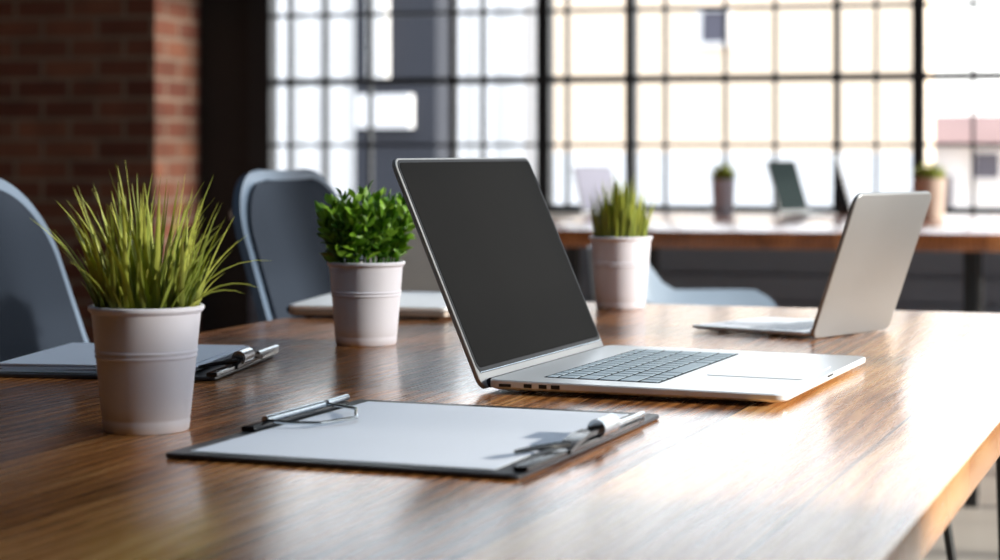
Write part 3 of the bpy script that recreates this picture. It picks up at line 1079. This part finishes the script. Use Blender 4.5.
# ------------------------------------------------------------------ chairs
def shell_chair(name, label, loc, rz, pad, shell, wtop=0.40, group=None, htop=0.939, legm='chair_leg', lean=0.34):
    """faces +X; origin on the floor under the seat"""
    t = thing(name, label, 'chair', loc, rz, group)
    # profile in xz: from the seat front to the top of the back
    pr = [(0.24, 0.435), (0.20, 0.455), (0.08, 0.45), (-0.06, 0.44), (-0.15, 0.455), (-0.20, 0.50), (-0.225, 0.57)]
    zb = 0.57
    n = 9
    for k in range(1, n + 1):
        f = k / n
        pr.append((-0.225 - lean * (htop - zb) * f, zb + (htop - zb) * f))
    # widths along the profile
    ws = [0.42, 0.45, 0.47, 0.47, 0.46, 0.455, 0.45] + [0.45 + (wtop - 0.45) * k / n for k in range(1, n + 1)]

    def build(off, wsc, trim, nu=18):
        m_ = len(pr)
        pts = []
        for i, (x, z) in enumerate(pr):
            a = Vector(pr[max(i - 1, 0)])
            b = Vector(pr[min(i + 1, m_ - 1)])
            tn = (b - a).normalized()
            nr = Vector((tn.y, -tn.x))            # towards the sitter
            if nr.x < 0 and i > 6:
                nr = -nr
            row = []
            for j in range(nu + 1):
                u = j / nu * 2 - 1
                w = ws[i] * wsc / 2
                cup = 0.006 * abs(u) ** 3
                row.append((Vector((x, z)) + nr * (off + cup), u * w))
            pts.append(row)
        return pts

    def surf(th, wsc, off, i0, i1, rtop):
        """solid sheet of thickness th, with rounded corners at its ends"""
        bm = bmesh.new()
        P = build(off, wsc, 0)
        P2 = build(off - th, wsc, 0)
        nu = len(P[0]) - 1
        rows, rows2 = [], []
        for i in range(i0, i1 + 1):
            # distance along the profile to the far end, for corner rounding
            d1 = sum((Vector(pr[k + 1]) - Vector(pr[k])).length for k in range(i, i1))
            d0 = sum((Vector(pr[k + 1]) - Vector(pr[k])).length for k in range(i0, i))
            sc = 1.0
            hw = ws[i] * wsc / 2
            dd = min(d1, d0)
            if dd < rtop:
                sc = (hw - rtop + math.sqrt(max(0, rtop ** 2 - (rtop - dd) ** 2))) / hw
            rows.append([bm.verts.new((q[0].x, q[1] * sc, q[0].y)) for q in P[i]])
            rows2.append([bm.verts.new((q[0].x, q[1] * sc, q[0].y)) for q in P2[i]])
        for A_, sgn in ((rows, 1), (rows2, -1)):
            for a, b in zip(A_, A_[1:]):
                for j in range(nu):
                    f = (a[j], a[j + 1], b[j + 1], b[j])
                    bm.faces.new(f if sgn > 0 else f[::-1])
        for a, b, c, e in zip(rows, rows[1:], rows2, rows2[1:]):
            bm.faces.new((a[0], b[0], e[0], c[0]))
            bm.faces.new((a[nu], c[nu], e[nu], b[nu]))
        for j in range(nu):
            bm.faces.new((rows[0][j], rows2[0][j], rows2[0][j + 1], rows[0][j + 1]))
            bm.faces.new((rows[-1][j], rows[-1][j + 1], rows2[-1][j + 1], rows2[-1][j]))
        return bm
    # refine the profile towards both ends so corners round off
    base_pr, base_ws = pr[:], ws[:]
    pr2, ws2 = [], []
    for i in range(len(base_pr) - 1):
        k = 14 if i == len(base_pr) - 2 else 4 if (i == 0 or i >= len(base_pr) - 5) else 1
        for s in range(k):
            f = s / k
            pr2.append((base_pr[i][0] * (1 - f) + base_pr[i + 1][0] * f, base_pr[i][1] * (1 - f) + base_pr[i + 1][1] * f))
            ws2.append(base_ws[i] * (1 - f) + base_ws[i + 1] * f)
    pr2.append(base_pr[-1])
    ws2.append(base_ws[-1])
    pr, ws = pr2, ws2
    m_ = len(pr)
    sh = obj('shell', surf(0.014, 1.0, 0.0, 0, m_ - 1, 0.11), M[shell], t, True)
    if pad:
        obj('upholstery', surf(0.005, 0.91, 0.0055, 2, m_ - 7, 0.10), M[pad], t, True)
    for sx in (-1, 1):
        for sy in (-1, 1):
            bm = bmesh.new()
            tube(bm, [(sx * 0.12, sy * 0.12, 0.425), (sx * 0.21, sy * 0.21, 0.0)], [0.013, 0.009], 12)
            obj('leg', bm, M[legm], t, True)
    bm = bmesh.new()
    box(bm, -0.14, 0.14, -0.14, 0.14, 0.414, 0.427)
    obj('seat_mount', bm, M[legm], t)
    return t


def tub_chair(name, label, loc, rz, shell, pad):
    """faces +X, low tub with arms sweeping down from the back"""
    t = thing(name, label, 'chair', loc, rz)
    bm = bmesh.new()
    n = 40
    rx, ry = 0.27, 0.26
    outer, inner, outb, innb = [], [], [], []
    for i in range(n + 1):
        a = PI * (0.5 + i / n)                       # from the left arm round the back to the right arm
        s = abs(i / n * 2 - 1)                       # 1 at arm ends, 0 at back
        ca, sa = math.cos(a), math.sin(a)
        ext = max(0, s - 0.45) / 0.55
        x = ca * rx * 0.8 + ext * 0.14
        y = sa * ry * (0.90 + 0.10 * s)
        k = min(1, max(0, (s - 0.40) / 0.20))
        k = k * k * (3 - 2 * k)
        zt = 0.785 * (1 - k) + 0.680 * k
        e = max(0, s - 0.88) / 0.12
        zt -= 0.05 * e * e
        nx_, ny_ = ca, sa
        outer.append(bm.verts.new((x + nx_ * 0.014, y + ny_ * 0.014, zt - 0.006)))
        inner.append(bm.verts.new((x - nx_ * 0.014, y - ny_ * 0.014, zt)))
        outb.append(bm.verts.new((x * 0.82 + nx_ * 0.012, y * 0.82 + ny_ * 0.012, 0.38)))
        innb.append(bm.verts.new((x * 0.82 - nx_ * 0.016, y * 0.82 - ny_ * 0.016, 0.38)))
    for i in range(n):
        for a, b in ((outer, inner), (inner, innb), (innb, outb), (outb, outer)):
            bm.faces.new((a[i], a[i + 1], b[i + 1], b[i]))
    bm.faces.new((outer[0], inner[0], innb[0], outb[0]))
    bm.faces.new((outer[n], outb[n], innb[n], inner[n]))
    obj('shell', bm, M[shell], t, True)
    bm = bmesh.new()
    slab(bm, 0.40, 0.36, 0.08, [(0.385, 0.02), (0.40, 0.0), (0.455, 0.0), (0.47, 0.02)], cx=0.03)
    obj('seat', bm, M[pad], t, True)
    for sx in (-1, 1):
        for sy in (-1, 1):
            bm = bmesh.new()
            tube(bm, [(0.02 + sx * 0.12, sy * 0.12, 0.386), (0.02 + sx * 0.19, sy * 0.19, 0.0)], [0.014, 0.010], 12)
            obj('leg', bm, M['chair_leg'], t, True)
    return t


# left chairs: side by side along the left edge of the table, facing it
shell_chair('dining_chair', 'slate blue shell chair at the left edge, behind the grass pot', (-0.335, 2.25, 0), R(-19), 'chair_pad', 'chair_shell',
            group='slate blue chairs along the table')
shell_chair('dining_chair', 'slate blue shell chair beside the leafy bush plant', (-0.025, 3.12, 0), R(-19), 'chair_pad', 'chair_shell',
            group='slate blue chairs along the table')
shell_chair('lounge_chair', 'pale beige chair with rounded back, between the bush plant and black screen', (-0.05, 4.6, 0), R(80), None, 'chair_beige',
            htop=0.81)
tub_chair('tub_chair', 'pale blue tub chair beyond the far end of the table', (0.405, 3.98, 0), R(-12), 'chair_white', 'chair_pad')

# ------------------------------------------------------------------ window desk (room aligned)
DK = Matrix.Translation((0.9, 5.40, 0)) @ Matrix.Rotation(R(-14), 4, 'Z')
desk = thing('window_desk', 'long wooden desk in front of the windows with dark legs', 'desk', DK @ Vector((0.0, 0.75, 0)), R(-14))
bm = bevel_box(-0.95, 0.95, -0.75, 0.95, 0.702, 0.75, 0.004, 2)
o = obj('desktop', bm, M['desk_wood'], desk, True)
for x in (-0.75, 0.36, 0.85):
    for y in (-0.60, 0.75):
        bm = bevel_box(x - 0.02, x + 0.02, y - 0.02, y + 0.02, 0.0, 0.702, 0.003, 1)
        obj('leg', bm, M['black_steel'], desk)
DZ = 0.7502

prng = random.Random(21)
fol = blades(prng, 300, 0.038, 0.112, 0.05, 0.085, 0.6, 0.0022, 0.6, 5, (), 0.45)
pb = plant('potted_grass', 'little tuft of grass in a white pot on the window desk', (0.770, 6.90, DZ), 0.0405, 0.033, 0.122, fol, 'turf')
fol = blades(prng, 280, 0.05, 0.122, 0.04, 0.075, 0.35, 0.003, 0.6, 5, (), 0.35)
plant('potted_grass', 'dense dark grass in a beige pot behind the right laptop lid', (1.392, 6.48, DZ), 0.054, 0.045, 0.132, fol, 'turf',
      'pot_beige')

laptop('laptop', 'laptop with a pale added-glow screen on the window desk behind the far grass pot', (0.385, 6.74, DZ), R(35), 0.165, 0.12, 0.175, 0.36,
       th=0.007, detail=False, keys=False, lid_mat='white_lid', screen='glow_screen')  # screen with added glow turned this way instead of a dull lid back
laptop('laptop', 'small laptop with a dark teal screen on the window desk', (1.045, 6.74, DZ), R(40), 0.145, 0.12, 0.195, 0.36,
       th=0.007, detail=False, keys=False, screen='teal_screen')
# dark wedge-shaped stand
t = thing('desk_stand', 'dark wedge-shaped stand between the teal screen and the right laptop', 'stand', (1.20, 6.985, DZ), R(-14))
for s in (0,):
    bm = bmesh.new()
    v = []
    for y in (-0.06, 0.06):
        for x, z in ((-0.034, 0.0), (0.034, 0.0), (0.030, 0.012), (-0.022, 0.208), (-0.030, 0.208), (-0.034, 0.012)):
            v.append(bm.verts.new((x, y, z)))
    bm.faces.new(v[:6])
    bm.faces.new(v[6:][::-1])
    for k in range(6):
        bm.faces.new((v[k], v[6 + k], v[6 + (k + 1) % 6], v[(k + 1) % 6]))
    bmesh.ops.bevel(bm, geom=bm.edges[:], offset=0.002, segments=2, affect='EDGES')
    obj('panel', bm, M['black_gloss'], t, True)
    bm = bevel_box(-0.045, 0.05, -0.065, 0.065, -0.0001, 0.004, 0.001, 1)
    obj('foot_plate', bm, M['black_steel'], t)
